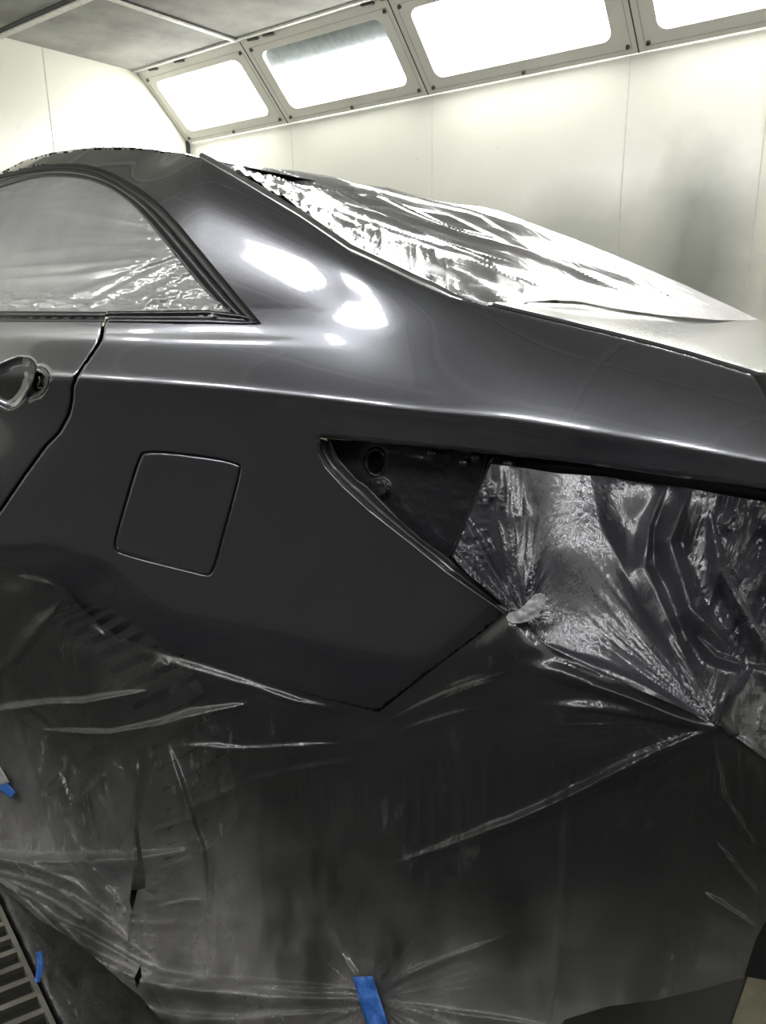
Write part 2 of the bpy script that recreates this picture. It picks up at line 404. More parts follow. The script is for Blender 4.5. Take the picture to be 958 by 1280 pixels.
def field_patch(name, outline, holes, spacing, field, mat, parent=None, h=.5, thick=0., rings=(), disp=None, dvec=(0, -.35, .94)):
    """sheet of real depth: field(px,py) gives Y, normals are taken from the field itself"""
    V, Fc = triangulate(outline, holes, spacing, rings)
    x, y = V[:, 0], V[:, 1]
    dv = np.array(dvec)
    def pos(a, b):
        q = at(a, b, field(a, b)); return q if disp is None else q + np.asarray(disp(a, b)*np.ones_like(a))[..., None]*dv
    P = pos(x, y)
    Px = pos(x+h, y)-pos(x-h, y); Py = pos(x, y+h)-pos(x, y-h)
    nn = np.cross(Px, Py); nn /= np.linalg.norm(nn, axis=1)[:, None]+1e-12
    s = np.sign((nn*(P-CAM)).sum(1)); nn *= -s[:, None]
    t = P[Fc]; fn = np.cross(t[:, 1]-t[:, 0], t[:, 2]-t[:, 0]); fl = (fn*(t[:, 0]-CAM)).sum(1) > 0
    Fc[fl] = Fc[fl][:, ::-1]
    me = mesh(name, P, Fc, True)
    me.normals_split_custom_set_from_vertices([tuple(map(float, a)) for a in nn])
    o = link(name, me, mat, parent)
    if thick:
        so = o.modifiers.new('thickness', 'SOLIDIFY'); so.thickness = thick; so.offset = -1
    return o
def strip(name, pts, profile, mat, parent=None):
    """loft: pts = list of 3-D rows (each row a list of points)"""
    rows = np.array(pts, float); n, k = rows.shape[:2]
    fs = [(i*k+j, i*k+j+1, (i+1)*k+j+1, (i+1)*k+j) for i in range(n-1) for j in range(k-1)]
    return link(name, mesh(name, rows.reshape(-1, 3), fs, True), mat, parent)

# ------------------------------------------------------------------ booth shell
XE, XR = -4.43, 3.2           # end wall, rear wall
YF, YN = 3.0, -1.75            # far wall, near wall
ZS, ZC, DS = 2.19, 2.547, .362   # foot of the sloped lamp band, ceiling, how far it leans in
def structure(name, mb, mat, **k): return tag(mb.build(name, mat, **k), kind='structure')
mb = MB(); mb.box((XE-.1, YN-.1, -.25), (XR+.1, YF+.1, 0)); structure('floor', mb, M['floor'])
mb = MB(); mb.box((XE-.1, YF, 0), (XR+.1, YF+.1, ZC+.1)); structure('wall_far', mb, M['wall_far'])
mb = MB(); mb.box((XE-.1, YN-.1, 0), (XR+.1, YN, ZC+.1)); structure('wall_near', mb, M['wall'])
mb = MB(); mb.box((XE-.1, YN, 0), (XE, YF, ZC+.1)); structure('wall_end', mb, M['wall'])
mb = MB(); mb.box((XR, YN, 0), (XR+.1, YF, ZC+.1)); structure('wall_rear', mb, M['wall'])
mb = MB(); mb.box((XE, YN, ZC), (XR, YF, ZC+.1)); structure('ceiling', mb, M['ceiling'])
mb = MB()
for i in range(7): mb.box((XE+1.08*i, YN, .02), (XE+1.08*i+1.06, YN+.03, 1.35))
structure('unseen_dark_panel_1', mb, simple('unseen_dark_panel', (.035, .036, .038), .6), bevel=.004)  # dark panels added behind the camera to darken reflections in the car side
# panel joints of the walls: shallow cover strips
mb = MB()
for X in (-3.47, -2.45, -1.40, -.815, .2, 1.2, 2.2):
    mb.box((X-.0015, YF-.001, 0), (X+.0015, YF, ZS))
structure('trim_1', mb, simple('joint_line', (.55, .55, .5), .6))
mb = MB()
for Y in (-1.6, -.7, .2, 1.11, 2.01):
    mb.box((XE, Y-.003, 0), (XE+.0015, Y+.003, ZC))
structure('trim_2', mb, bpy.data.materials['joint_line'])
mb = MB(); mb.box((XE, YF-.025, 0), (XE+.012, YF, ZS+.01)); structure('trim_3', mb, M['gap'])
# ceiling bars
mb = MB(); gp = MB()
for X in (-3.49, -2.47, -1.4, -.3, .8, 1.9):
    mb.box((X-.022, YN+DS, ZC-.012), (X+.004, YF-DS, ZC)); gp.box((X+.004, YN+DS, ZC-.004), (X+.022, YF-DS, ZC))
for Y in (1.73, .82, -.1, -1.0):
    mb.box((XE, Y+.012, ZC-.012), (XR, Y+.05, ZC)); gp.box((XE, Y-.02, ZC-.005), (XR, Y+.012, ZC))
for Y, s in ((YF-DS, -1), (YN+DS, 1)):
    a, b = sorted((Y+s*.015, Y+s*.04)); mb.box((XE, a, ZC-.01), (XR, b, ZC))
    a, b = sorted((Y-s*.005, Y+s*.015)); gp.box((XE, a, ZC-.004), (XR, b, ZC))
structure('trim_4', mb, M['tbar']); structure('trim_5', gp, M['gap'])
# clips holding the ceiling frames
mb = MB()
for X in (-4.3, -4.05, -3.42, -3.3, -2.62, -2.5):
    mb.tube([(X, YF-DS-.01, ZC-.012), (X+.07, YF-DS+.0, ZC-.014)], .008, 6)
structure('trim_6', mb, M['steel'])

def rrect(x0, y0, x1, y1, r, n=6):
    out = []
    for cx, cy, a0 in ((x1-r, y1-r, 0), (x0+r, y1-r, 90), (x0+r, y0+r, 180), (x1-r, y0+r, 270)):
        for i in range(n+1):
            a = math.radians(a0+90*i/n); out.append((cx+r*math.cos(a), cy+r*math.sin(a)))
    return out
def lamp_unit(x0, x1, wx0, wx1, side, label, strips, idx):
    """one framed light window of the sloped band; side +1 far wall, -1 near wall"""
    Yw = YF if side > 0 else YN
    O = Vector((0, Yw, ZS)); S = Vector((0, -side*DS, ZC-ZS)); SL = S.length; S.normalize()
    Nn = Vector((0, -side*(ZC-ZS), -DS)).normalized()       # into the room
    def T(x, s_, d=0.): return O + Vector((x, 0, 0)) + S*s_ + Nn*d
    root = empty('ceiling_lamp', T((x0+x1)/2, 0), label, 'lamp', 'framed light windows of the spray booth')
    s0, s1 = .075, SL-.085
    outer = [(x0, 0), (x1, 0), (x1, SL), (x0, SL)]; hole = rrect(wx0, s0, wx1, s1, .045)
    V, Fc = triangulate(outer, [hole], .12)
    mbb = MB(); vs_ = [T(a, b, .004) for a, b in V]
    n = len(vs_); mbb.v = [tuple(v) for v in vs_]; mbb.f = [tuple(f) for f in Fc]
    hl = len(hole); k = len(mbb.v)
    for (a, b) in hole: mbb.v.append(tuple(T(a, b, .004)))
    for (a, b) in hole:
        ca = (a-(wx0+wx1)/2)*.985+(wx0+wx1)/2; cb = (b-(s0+s1)/2)*.95+(s0+s1)/2
        mbb.v.append(tuple(T(ca, cb, -.018)))
    for i in range(hl): j = (i+1) % hl; mbb.f.append((k+i, k+j, k+hl+j, k+hl+i))
    mbb.build('frame', M['frame'], root)
    # separate raised glazing frame around the opening with a thin dark joint
    j = MB()
    g = .008
    for (a0, b0, a1, b1) in ((x0+.03, .022, x1-.03, .025), (x0+.03, SL-.05, x1-.03, SL-.047), (x0+.028, .022, x0+.031, SL-.047), (x1-.031, .022, x1-.028, SL-.047)):
        j.hexa([T(a0, b0, .004), T(a1, b0, .004), T(a1, b1, .004), T(a0, b1, .004), T(a0, b0, .0055), T(a1, b0, .0055), T(a1, b1, .0055), T(a0, b1, .0055)])
    j.build('frame_joint', bpy.data.materials['joint_line'], root)
    sj = MB()
    sj.hexa([T(x1-.005, 0, .004), T(x1, 0, .004), T(x1, SL, .004), T(x1-.005, SL, .004), T(x1-.005, 0, .006), T(x1, 0, .006), T(x1, SL, .006), T(x1-.005, SL, .006)])
    sj.build('edge_joint', M['gap'], root)
    # trough, tubes, pane
    t = MB()
    t.quad(T(wx0-.03, s0-.03, -.05), T(wx1+.03, s0-.03, -.05), T(wx1+.03, s1+.03, -.05), T(wx0-.03, s1+.03, -.05))
    t.build('reflector', M['reflector'], root)
    hgt = s1-s0
    for (a, b) in strips:
        e = MB(); A = s0+hgt*a; B = s0+hgt*b
        e.hexa([T(wx0-.01, A, -.030), T(wx1+.01, A, -.030), T(wx1+.01, B, -.030), T(wx0-.01, B, -.030),
                T(wx0-.01, A+.01, -.022), T(wx1+.01, A+.01, -.022), T(wx1+.01, B-.01, -.022), T(wx0-.01, B-.01, -.022)])
        e.build('lamp_tube', M['lamp'] if side > 0 else M['lamp_near'], root)
    pn = MB(); pn.quad(T(wx0-.02, s0-.02, -.016), T(wx1+.02, s0-.02, -.016), T(wx1+.02, s1+.02, -.016), T(wx0-.02, s1+.02, -.016))
    pn.build('lamp_pane', M['pane'], root)
    for (a, b) in ((x0+.045, .035), (x1-.045, .035), (x0+.045, SL-.06), (x1-.045, SL-.06), ((x0+x1)/2, .018)):
        sc = MB(); sc.tube([T(a, b, .003), T(a, b, .014)], [.011, .008], 8); sc.build('screw', M['steel'], root)
    return root
full = [(-.05, 1.05)]
far = [(-4.43, -3.49, -4.345, -3.585, full, 'white framed light window nearest the end wall, fully lit'),
       (-3.49, -2.47, -3.40, -2.56, [(-.05, .60)], 'light window on the far wall with its upper half unlit and grey'),
       (-2.47, -1.36, -2.385, -1.465, full, 'large fully lit light window above the rear window film'),
       (-1.36, -.25, -1.265, -.345, full, 'light window cut by the top right corner of the photo')]
for i, a in enumerate(far): lamp_unit(a[0], a[1], a[2], a[3], 1, a[5], a[4], i)
for i, a in enumerate([(-.25, .86), (.86, 1.97), (1.97, 3.1)]):
    lamp_unit(a[0], a[1], a[0]+.1, a[1]-.1, 1, ['light window on the far wall just beyond the right photo edge', 'light window on the far wall behind the car tail, second past the photo edge', 'light window on the far wall nearest the rear wall'][i], full, 4+i)
nl = ['nearest the end wall', 'second from the end wall', 'third from the end wall', 'fourth from the end wall', 'fifth from the end wall', 'sixth from the end wall', 'nearest the rear wall']
for i, (a, b, c, d) in enumerate([(-4.43, -3.8, -4.33, -4.05), (-3.8, -2.6, -3.6, -2.85), (-2.6, -1.1, -2.3, -1.6), (-1.1, .2, -.8, -.1), (.2, 1.5, .5, 1.2), (1.5, 3.1, 1.9, 2.7)]):
    lamp_unit(a, b, c, d, -1, 'lit window of the near wall behind the camera, '+nl[i if i < 5 else 6], [(.0, .46), (.56, 1.0)], i)

# ------------------------------------------------------------------ floor grate, strip, beige floor patch
g0 = Vector(at(13, 1180, .0)); 
def floor_pt(px, py, z=0.):
    d = rays(px, py); t = (z-CAM[2])/d[2]; return Vector(CAM+d*t)
A = floor_pt(13, 1180); B = floor_pt(56, 1275); S1 = floor_pt(0, 1235); S2 = floor_pt(28, 1224)
ex = (B-A).normalized(); sd_ = (S1-S2).normalized()
gr = empty('floor_grate', A, 'steel slatted floor grate at the lower left corner beside the draped film', 'floor grate')
for i in range(-9, 14):
    p0 = A + ex*(.040*i)
    mbb = MB(); d1 = sd_*.5; wv = ex*.012; hv = Vector((0, 0, .022))
    q = [p0, p0+wv, p0+wv+d1, p0+d1]
    tilt = ex*.010
    mbb.hexa([a-tilt for a in q]+[a+hv for a in q]); mbb.build('slat', M['slat'], gr)
mbb = MB(); d0 = ex*-.4; d1 = ex*.6; wv = -sd_*.008
mbb.hexa([A+d0, A+d1, A+d1+wv, A+d0+wv]+[q+Vector((0,0,.024)) for q in (A+d0, A+d1, A+d1+wv, A+d0+wv)]); mbb.build('side_bar', M['slat'], gr)
# black strip
st = MB(); C1 = floor_pt(14, 1180, .012); C2 = floor_pt(57, 1275, .012); dd = (C2-C1); wv = -sd_*.16
rows = []
for i in range(25):
    t = -1.6+i*.19; b = C1+dd*t
    rows.append([b+wv*j/5+Vector((0, 0, .006*math.sin(i*2.1+j*1.7)-(.010 if j in (0,) else 0))) for j in range(6)])
o = strip('floor_strip', rows, None, M['black_sheet']); tag(o, 'black plastic strip lying on the floor between grate and draped film', 'floor strip')
so = o.modifiers.new('t', 'SOLIDIFY'); so.thickness = .002

# ------------------------------------------------------------------ car: surface of the body side
crease = [(-400, 466), (-200, 467), (0, 469), (60, 471), (160, 478), (280, 487), (425, 503), (500, 513), (652, 528), (712, 538), (875, 565), (958, 580), (1150, 615)]
belt = [(-400, 420), (0, 421), (140, 424), (330, 427), (420, 432), (520, 445)]
_d = np.linspace(-80, 700, 3901); _dd = _d[1]-_d[0]
_sl = 1/(1+np.exp(-_d/3.0))*(np.exp(-np.clip(_d, 0, None)/34.)*.78e-3+.13e-3)
_g = np.cumsum(_sl)*_dd
_b = 1/(1+np.exp(_d[::1]/2.2)); 
def _cons(px, py, Y): return at(np.array(px, float), np.array(py, float), np.array(Y, float))
_cx = np.array([c[0] for c in crease], float); _cy = np.array([c[1] for c in crease], float)
_cY = np.interp(_cx, [-400, 425, 560, 700, 850, 958, 1150], [0, .002, .012, .028, .055, .08, .16])
_C = _cons(_cx, _cy, _cY)
_ex = np.array([-330, -100, 0, 60, 115, 165, 225, 250, 292, 375, 438, 484, 563, 650, 750, 863, 943, 1060], float)
_ey = np.array([312, 252, 216, 193, 184, 183, 190, 196, 220, 270, 313, 334, 370, 391, 415, 444, 469, 500], float)
_eY = np.interp(_ex, [-400, 120, 250, 375, 484, 563, 650, 750, 863, 943, 1060], [.42, .42, .42, .385, .33, .285, .25, .22, .20, .19, .24])
def _sm(P, lo=-3.3, hi=.35, n=400, w=.07):
    o = np.argsort(P[:, 0]); X = P[o, 0]; g = np.linspace(lo, hi, n)
    out = [np.interp(g, X, P[o, k]) for k in (1, 2)]
    k = np.exp(-.5*(np.arange(-60, 61)*(g[1]-g[0])/w)**2); k /= k.sum()
    return g, np.convolve(np.pad(out[0], 60, 'edge'), k, 'valid'), np.convolve(np.pad(out[1], 60, 'edge'), k, 'valid')
_gX, _gcY, _gcZ = _sm(_C)
# normal elevation up the body side (degrees) for the cabin and for the boot section
_s = np.linspace(-.5, 2, 1001)
_k1 = np.tan(np.radians(np.interp(_s, [0, .08, .16, .30, .45, .60, .75, .9, 1.05, 1.3], [40, 40, 36, 24, 22, 28, 42, 54, 62, 66])))
_k2 = np.tan(np.radians(np.interp(_s, [0, .25, .5, .75, 1., 1.3], [32, 34, 38, 47, 56, 64])))
_k3 = np.tan(np.radians(np.interp(_s, [0, .1, .2, .35, .5, .62, .74, .84, .93, 1.05, 1.3], [38, 37, 31, 26, 23, 17, 12.5, 17, 31, 52, 64])))
def _int(k):
    ker = np.exp(-.5*(np.arange(-40, 41)/14.)**2); ker /= ker.sum(); k = np.convolve(np.pad(k, 40, 'edge'), ker, 'valid')
    k = k/(1+np.exp(-_s/.012)); c = np.cumsum(k)*(_s[1]-_s[0]); return c
_S1, _S2, _S3 = _int(_k1), _int(_k2), _int(_k3)
def _sh(X, s):
    w_ = sstep(X, -.62, -.30); u = sstep(X, -1.25, -.90)*(1-w_); return np.interp(s, _s, _S1)*(1-u-w_) + np.interp(s, _s, _S3)*u + np.interp(s, _s, _S2)*w_
for _i in range(5):
    _E = _cons(_ex, _ey, _eY)
    _cYe = np.interp(_E[:, 0], _gX, _gcY); _cZe = np.interp(_E[:, 0], _gX, _gcZ)
    _eY = .5*_eY+.5*(_cYe + (_E[:, 2]-_cZe)*_sh(_E[:, 0], 1.0))
_E = _cons(_ex, _ey, _eY)
_, _geY, _geZ = _sm(_E)
def _prof(X, z):
    cY = np.interp(X, _gX, _gcY); cZ = np.interp(X, _gX, _gcZ); eZ = np.interp(X, _gX, _geZ)
    H_ = np.maximum(eZ-cZ, .03); return cY + H_*_sh(X, (z-cZ)/H_)
def base_tps(x, y):
    d = rays(x, y); lo = np.full(np.shape(x), -.15); hi = np.full(np.shape(x), .75)
    for _ in range(34):
        m = .5*(lo+hi); t = (m-CAM[1])/d[..., 1]; P = CAM+d*t[..., None]
        g = m-_prof(P[..., 0], P[..., 2]) > 0
        hi = np.where(g, m, hi); lo = np.where(g, lo, m)
    return .5*(lo+hi)
def body(x, y):
    x = np.asarray(x, float); y = np.asarray(y, float)
    Y = base_tps(x, y)
    d = y - interp(x, crease)
    Y = Y + np.interp(d, _d, _g)*(1-.5*sstep(x, 700, 958))
    # concave line under the side window
    db = y - interp(x, belt); wgt = 1-sstep(x, 250, 470)
    k = np.where(db < 0, -db, 0); s = 3.5
    Y = Y - wgt*.55e-3*s*np.log1p(np.exp(np.clip(-db/s, -40, 12)))*np.exp(-np.clip(-db-6, 0, None)/26.)
    return Y
# outlines in the plane of the picture, carried to the body surface
door_cut = [(132, 398), (130, 408), (128, 423), (122, 434), (108, 454), (96, 472), (92, 484), (91, 502), (86, 521), (76, 539), (57, 559), (30, 596), (0, 640), (-50, 712), (-110, 830)]
win_out = [(-330, 400), (-330, 300), (-100, 248), (0, 220), (50, 209), (90, 206), (125, 212), (165, 233), (200, 260), (250, 320), (300, 380), (319, 402)]
win_in = [(-300, 392), (-300, 318), (-100, 262), (0, 232), (45, 218), (100, 222), (145, 237), (185, 272), (235, 335), (270, 375), (292, 388), (150, 390), (0, 389)]
silh = [(-400, 350), (-100, 250), (0, 215), (30, 200), (65, 190), (115, 184), (165, 183.5), (225, 190), (250, 196)]
edge = [(250, 196), (292, 220), (375, 270), (438, 313), (484, 334), (521, 352), (563, 370), (650, 391), (750, 415), (807, 429), (863, 444), (931, 465), (944, 469)]
fuel = smooth_poly([(182, 561), (300, 576), (301, 590), (271, 700), (264, 720), (250, 717), (150, 692), (142, 684), (146, 664), (172, 574)], 2.5, True, 2)
tail_open = [(400, 548), (398, 563), (408, 583), (430, 607), (463, 637), (514, 677), (560, 714), (621, 756), (634, 766)]
lower_edge = [(634, 766), (600, 792), (540, 838), (472, 889), (455, 886), (300, 846), (150, 800), (125, 785), (105, 766), (85, 745), (60, 728), (0, 713), (-50, 712), (-52, 712)]
lip = [(400, 547), (500, 557), (615, 568), (700, 577), (800, 590), (860, 599), (958, 612), (1080, 632)]
car = empty('car', (-1.32, .9, 0), 'dark grey metallic sedan being painted, masked with clear plastic film', 'car')
w_o = smooth_poly([(-330, 300), (-100, 248), (0, 220), (50, 209), (90, 206), (125, 212), (165, 233), (200, 260), (250, 320), (300, 380), (321, 404)], 8, False)
off = lambda px: [(a, b) for a, b in px]
corner = [(944, 469), (950, 478), (962, 500), (1000, 560), (1080, 600)]
panel = off(silh[1:]) [::1] + edge[1:] + [(950, 478), (962, 500), (1000, 560), (1080, 600)] + lip[::-1] + tail_open[1:] + lower_edge[1:-1] + door_cut[::-1][2:] + [tuple(q) for q in w_o[::-1] if q[0] > -98]
def edge_roll(x, y, loops, w, amt, dom=None):
    """panel edges rolled inwards along gaps"""
    d = np.full(np.shape(x), 1e9)
    for l, closed in loops:
        pts = np.array(l); pts = np.vstack([pts, pts[:1]]) if closed else pts
        d = np.minimum(d, poly_dist(x, y, pts)[0])
    if dom is not None:
        ins = in_poly(x, y, dom[0])
        for h in dom[1]: ins &= ~in_poly(x, y, h)
        d = np.where(ins, d, -d)
    return amt*np.clip(1-d/w, 0, 2)**2
fuel_loops = [(fuel[::2], True)]
def panel_field(x, y):
    m = (x > 120) & (x < 320) & (y > 540) & (y < 740); Y = body(x, y)
    dm = (panel, [fuel])
    Y = Y + edge_roll(x, y, fuel_loops, 3.4, .0026, dm) + edge_roll(x, y, [(door_cut, False)], 3.0, .0018, dm) + edge_roll(x, y, [(tail_open, False)], 3.5, .0025, dm) + edge_roll(x, y, [(lip, False)], 8, .006, dm)
    return Y + edge_roll(x, y, [(edge, False), (corner, False)], 5, .004, dm)
big_fuel = fuel
quarter = field_patch('quarter_panel', panel, [big_fuel], 5.0, panel_field, M['paint'], car, rings=[(fuel, True), (door_cut, False), (tail_open, False), (lip, False), (edge, False), (corner, False)])
# fuel filler door: slightly smaller outline
cf = fuel.mean(0)
def shrink(poly, k):
    c = poly.mean(0); d = poly-c; r = np.hypot(*d.T)[:, None]; return c+d*(r-k)/r
fd_out = shrink(fuel, 2.2)
fd = field_patch('fuel_door', fd_out, [], 5.0, lambda x, y: body(x, y)+.0006+edge_roll(x, y, [(fd_out[::2], True)], 2.2, .0014, (fd_out, [])), M['paint'], car, rings=[(fd_out, True)])
fdg = field_patch('fuel_door_gap', shrink(fuel, -3), [], 8.0, lambda x, y: body(x, y)+.006, M['seal'], fd)
# bright bead of the gap
bead = at(fuel[:, 0], fuel[:, 1], body(fuel[:, 0], fuel[:, 1])+.0015)
# rear door
dc = [(a-2.6, b-.5) for a, b in door_cut]
door_poly = [(-330, 392), (-330, 730)] + dc[:-1][::-1]
handle_cup = smooth_poly([(-45, 470), (-20, 462), (0, 456), (22, 446), (38, 447), (45, 456), (42, 474), (34, 492), (24, 505), (12, 512), (0, 507), (-25, 492), (-45, 484)], 2.5, True, 2)
key_cup = smooth_poly([(43, 458), (55, 458), (62, 467), (60, 482), (54, 492), (44, 498), (33, 500), (36, 490), (43, 474)], 2.5, True, 2)
def cup_field(x, y):
    d, _, _ = poly_dist(x, y, np.vstack([handle_cup[::2], handle_cup[:1]]))
    ins = in_poly(x, y, handle_cup)
    return body(x, y)+np.where(ins, .020*(1-np.exp(-(d/10.)))+.001, 0)
def door_field(x, y):
    return body(x, y) + edge_roll(x, y, [(dc, False)], 3., .0018, (door_poly, [])) + edge_roll(x, y, [(handle_cup[::3], True), (key_cup[::3], True)], 3.5, .002, (door_poly, [handle_cup, key_cup]))
hc = [tuple(p) for p in handle_cup]
door = field_patch('rear_door', door_poly, [handle_cup, shrink(key_cup, 1.5)], 5.0, door_field, M['paint'], car, rings=[(dc, False), (handle_cup, True)])
cup = field_patch('handle_recess', handle_cup, [], 2.5, cup_field, M['paint'], door)
def key_field(x, y):
    d, _, _ = poly_dist(x, y, np.vstack([key_cup[::2], key_cup[:1]]))
    return body(x, y)+.004*(1-np.exp(-d/2.5))+.0005
hole = smooth_poly([(44, 464), (53, 466), (57, 472), (53, 476), (55, 484), (48, 490), (41, 488), (42, 478)], 2, True, 1)
kc = field_patch('handle_mount', key_cup, [hole], 2.0, key_field, M['trim'], door)
kh = field_patch('mount_cavity', shrink(hole, -2), [], 3, lambda x, y: body(x, y)+.022, M['seal'], door)
mbb = MB(); mbb.tube([tuple(at(a, b, float(body(a, b))+.004)) for a, b in ((49, 471), (50, 476), (47, 482), (48, 485), (52, 485))], .0010, 6)
mbb.build('mount_clip', M['rim'], door, True)
# dark inner body behind the gaps
inner_poly = [(-340, 400), (330, 412), (620, 566), (1080, 640), (1080, 700), (640, 700), (634, 766), (472, 889), (150, 800), (-120, 850), (-340, 820)]
field_patch('inner_body', [(-325, 398), (318, 412), (420, 430), (600, 480), (940, 520), (1070, 600)] + lip[::-1][1:] + tail_open[1:-1] + [(628, 764), (472, 884), (150, 797), (120, 778), (75, 735), (0, 708), (-60, 708), (-325, 725)], [], 12, lambda x, y: body(x, y)+.014+.03*np.clip((y-500)/400, 0, 1)*0, M['inner'], car)

# roof: from the visible roof edge across the car
_sl2 = np.array(silh, float); sx = np.linspace(-400, 250, 200); sy = np.interp(sx, _sl2[:, 0], _sl2[:, 1])+1.0; E3 = at(sx, sy, body(sx, sy)+.003)
rows = []
for p in E3:
    row = []
    for k in range(15):
        t = k/14; Yv = p[1]+(1.84-2*p[1])*t; dz = -.03*t
        row.append((p[0], Yv, p[2]+dz - .0))
    rows.append(row)
strip('roof', rows, None, M['paint'], car)
# lip flange of the panel above tail light and under the trunk side
lp = dens(lip, 8, False); Yl = body(lp[:, 0], lp[:, 1])+.008; a = at(lp[:, 0], lp[:, 1], Yl)
rows = [[tuple(q), (q[0], q[1]+.02, q[2]-.003), (q[0], q[1]+.06, q[2]-.012), (q[0], q[1]+.062, q[2]-.05)] for q in a]
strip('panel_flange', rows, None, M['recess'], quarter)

# window glass, frame strips, seals
glass_poly = win_out + [(319, 404), (-330, 404)]
field_patch('rear_body_panel', [(600, 560), (1090, 636), (1200, 1000), (1100, 1250), (700, 1180), (420, 1100), (300, 840), (470, 880), (640, 760), (560, 690)], [], 30, lambda x, y: body(x, y)*0+.20+.05*np.clip((x-700)/400, 0, 1), M['inner'], car)
field_patch('side_glass', [(-310, 396), (-310, 316), (-100, 260), (0, 230), (50, 217), (100, 218), (150, 234), (195, 275), (245, 335), (285, 385), (290, 396)], [], 12, lambda x, y: body(x, y)+.014, M['glass'], car)
def offset_band(name, line_a, line_b, n, prof, mat, parent):
    """band between two picture lines resampled to n, with a raised profile (list of (t, dY))"""
    def res(l):
        l = np.array(l, float); L = np.r_[0, np.cumsum(np.hypot(*np.diff(l, axis=0).T))]; s = np.linspace(0, L[-1], n)
        return np.c_[np.interp(s, L, l[:, 0]), np.interp(s, L, l[:, 1])]
    a, b = res(line_a), res(line_b); rows = []
    for i in range(n):
        row = []
        for t, dy in prof:
            q = a[i]*(1-t)+b[i]*t; row.append(tuple(at(q[0], q[1], float(body(q[0], q[1]))+dy)))
        rows.append(row)
    return strip(name, rows, None, mat, parent)
w_m = smooth_poly([(-330, 303), (-100, 251), (0, 223), (50, 212), (90, 209.5), (123, 216), (161, 237), (195, 264), (245, 324), (294, 382), (314, 404)], 8, False)
w_i = smooth_poly([(-330, 318), (-100, 264), (0, 235), (45, 221), (90, 222), (118, 227), (145, 240), (175, 266), (212, 313), (262, 372), (290, 396)], 8, False)
offset_band('window_seal', w_o, w_m, 90, [(-.9, .003), (-.7, -.0015), (0, -.002), (.5, -.0035), (1, 0), (1.1, .01)], M['seal'], car)
offset_band('door_frame', w_m, w_i, 90, [(0, .012), (.03, .002), (.12, -.001), (.42, .0), (.5, .004), (.56, .0045), (.62, .001), (.72, -.001), (.92, .001), (1, .007), (1.02, .016)], M['trim'], car)
t1 = [(134, 388), (200, 387), (260, 386), (300, 392), (318, 398)]; t2 = [(136, 404), (200, 405), (260, 406), (300, 407), (320, 405)]
offset_band('quarter_window_trim', t1, t2, 50, [(0, .012), (.04, .0), (.15, -.006), (.3, -.004), (.42, .002), (.62, .0), (.8, -.004), (.95, 0), (1., .006)], M['trim'], car)
offset_band('belt_moulding', [(-330, 388), (0, 388), (132, 389)], [(-330, 404), (0, 403), (131, 403)], 50, [(0, .012), (.06, .0), (.25, -.003), (.5, 0), (.6, .004), (.7, .0), (.9, -.002), (1, .002)], M['trim'], car)
# ------------------------------------------------------------------ tail light recess
def recess(x, y):
    return body(x, y)
inner_line = [(413, 552), (423, 573), (447, 600), (460, 608), (497, 647), (527, 674), (561, 698), (600, 735), (626, 757)]
outer_line = tail_open[:-1]
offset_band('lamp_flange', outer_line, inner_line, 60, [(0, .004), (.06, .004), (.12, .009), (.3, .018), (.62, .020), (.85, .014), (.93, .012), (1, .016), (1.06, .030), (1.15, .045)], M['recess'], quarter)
rp = [(408, 548), (500, 557), (640, 570), (632, 760), (600, 740), (561, 700), (527, 676), (497, 649), (460, 612), (445, 603), (422, 575)]
def rfield(x, y):
    Y = .075+.03*(x-400)/240.
    Y = Y + .0015*fbm(x*.05, y*.05, 3)
    for cx, cy, rx, ry, dep in ((470, 578, 11, 15, .022), (474, 611, 12, 11, -.010)):
        q = np.hypot((x-cx)/rx, (y-cy)/ry); Y = Y + dep*(1-sstep(q, .78, 1.0)) - .006*np.exp(-((q-1.08)/.14)**2)
    Y = Y + .006*np.exp(-((x-(600-.33*(y-613)))/3.)**2)
    return Y
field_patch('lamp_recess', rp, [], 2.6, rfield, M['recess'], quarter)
for (pa, pb, r) in (((616, 570), (563, 697), .0022), ((609, 574), (567, 690), .0012)):
    mbb = MB(); q = [at(pa[0]+(pb[0]-pa[0])*t+2*math.sin(t*3), pa[1]+(pb[1]-pa[1])*t, .085) for t in np.linspace(0, 1, 12)]
    mbb.tube(q, r, 8); mbb.build('recess_bead', M['recess'], quarter, True)
for a, b in ((546, 560), (600, 566), (640, 573), (585, 572)):
    mbb = MB(); q = at(a, b+4, .085); mbb.tube([q, q+np.array([.003, -.016, 0])], [.006, .005], 10); mbb.build('mount_stud', M['recess'], quarter, True)

# ------------------------------------------------------------------ rear glass and trunk lid
ed = dens(edge, 8, False); eY = body(ed[:, 0], ed[:, 1])+.004; E = at(ed[:, 0], ed[:, 1], eY)
i_l = int(np.argmin(np.hypot(ed[:, 0]-610, ed[:, 1]-381)))
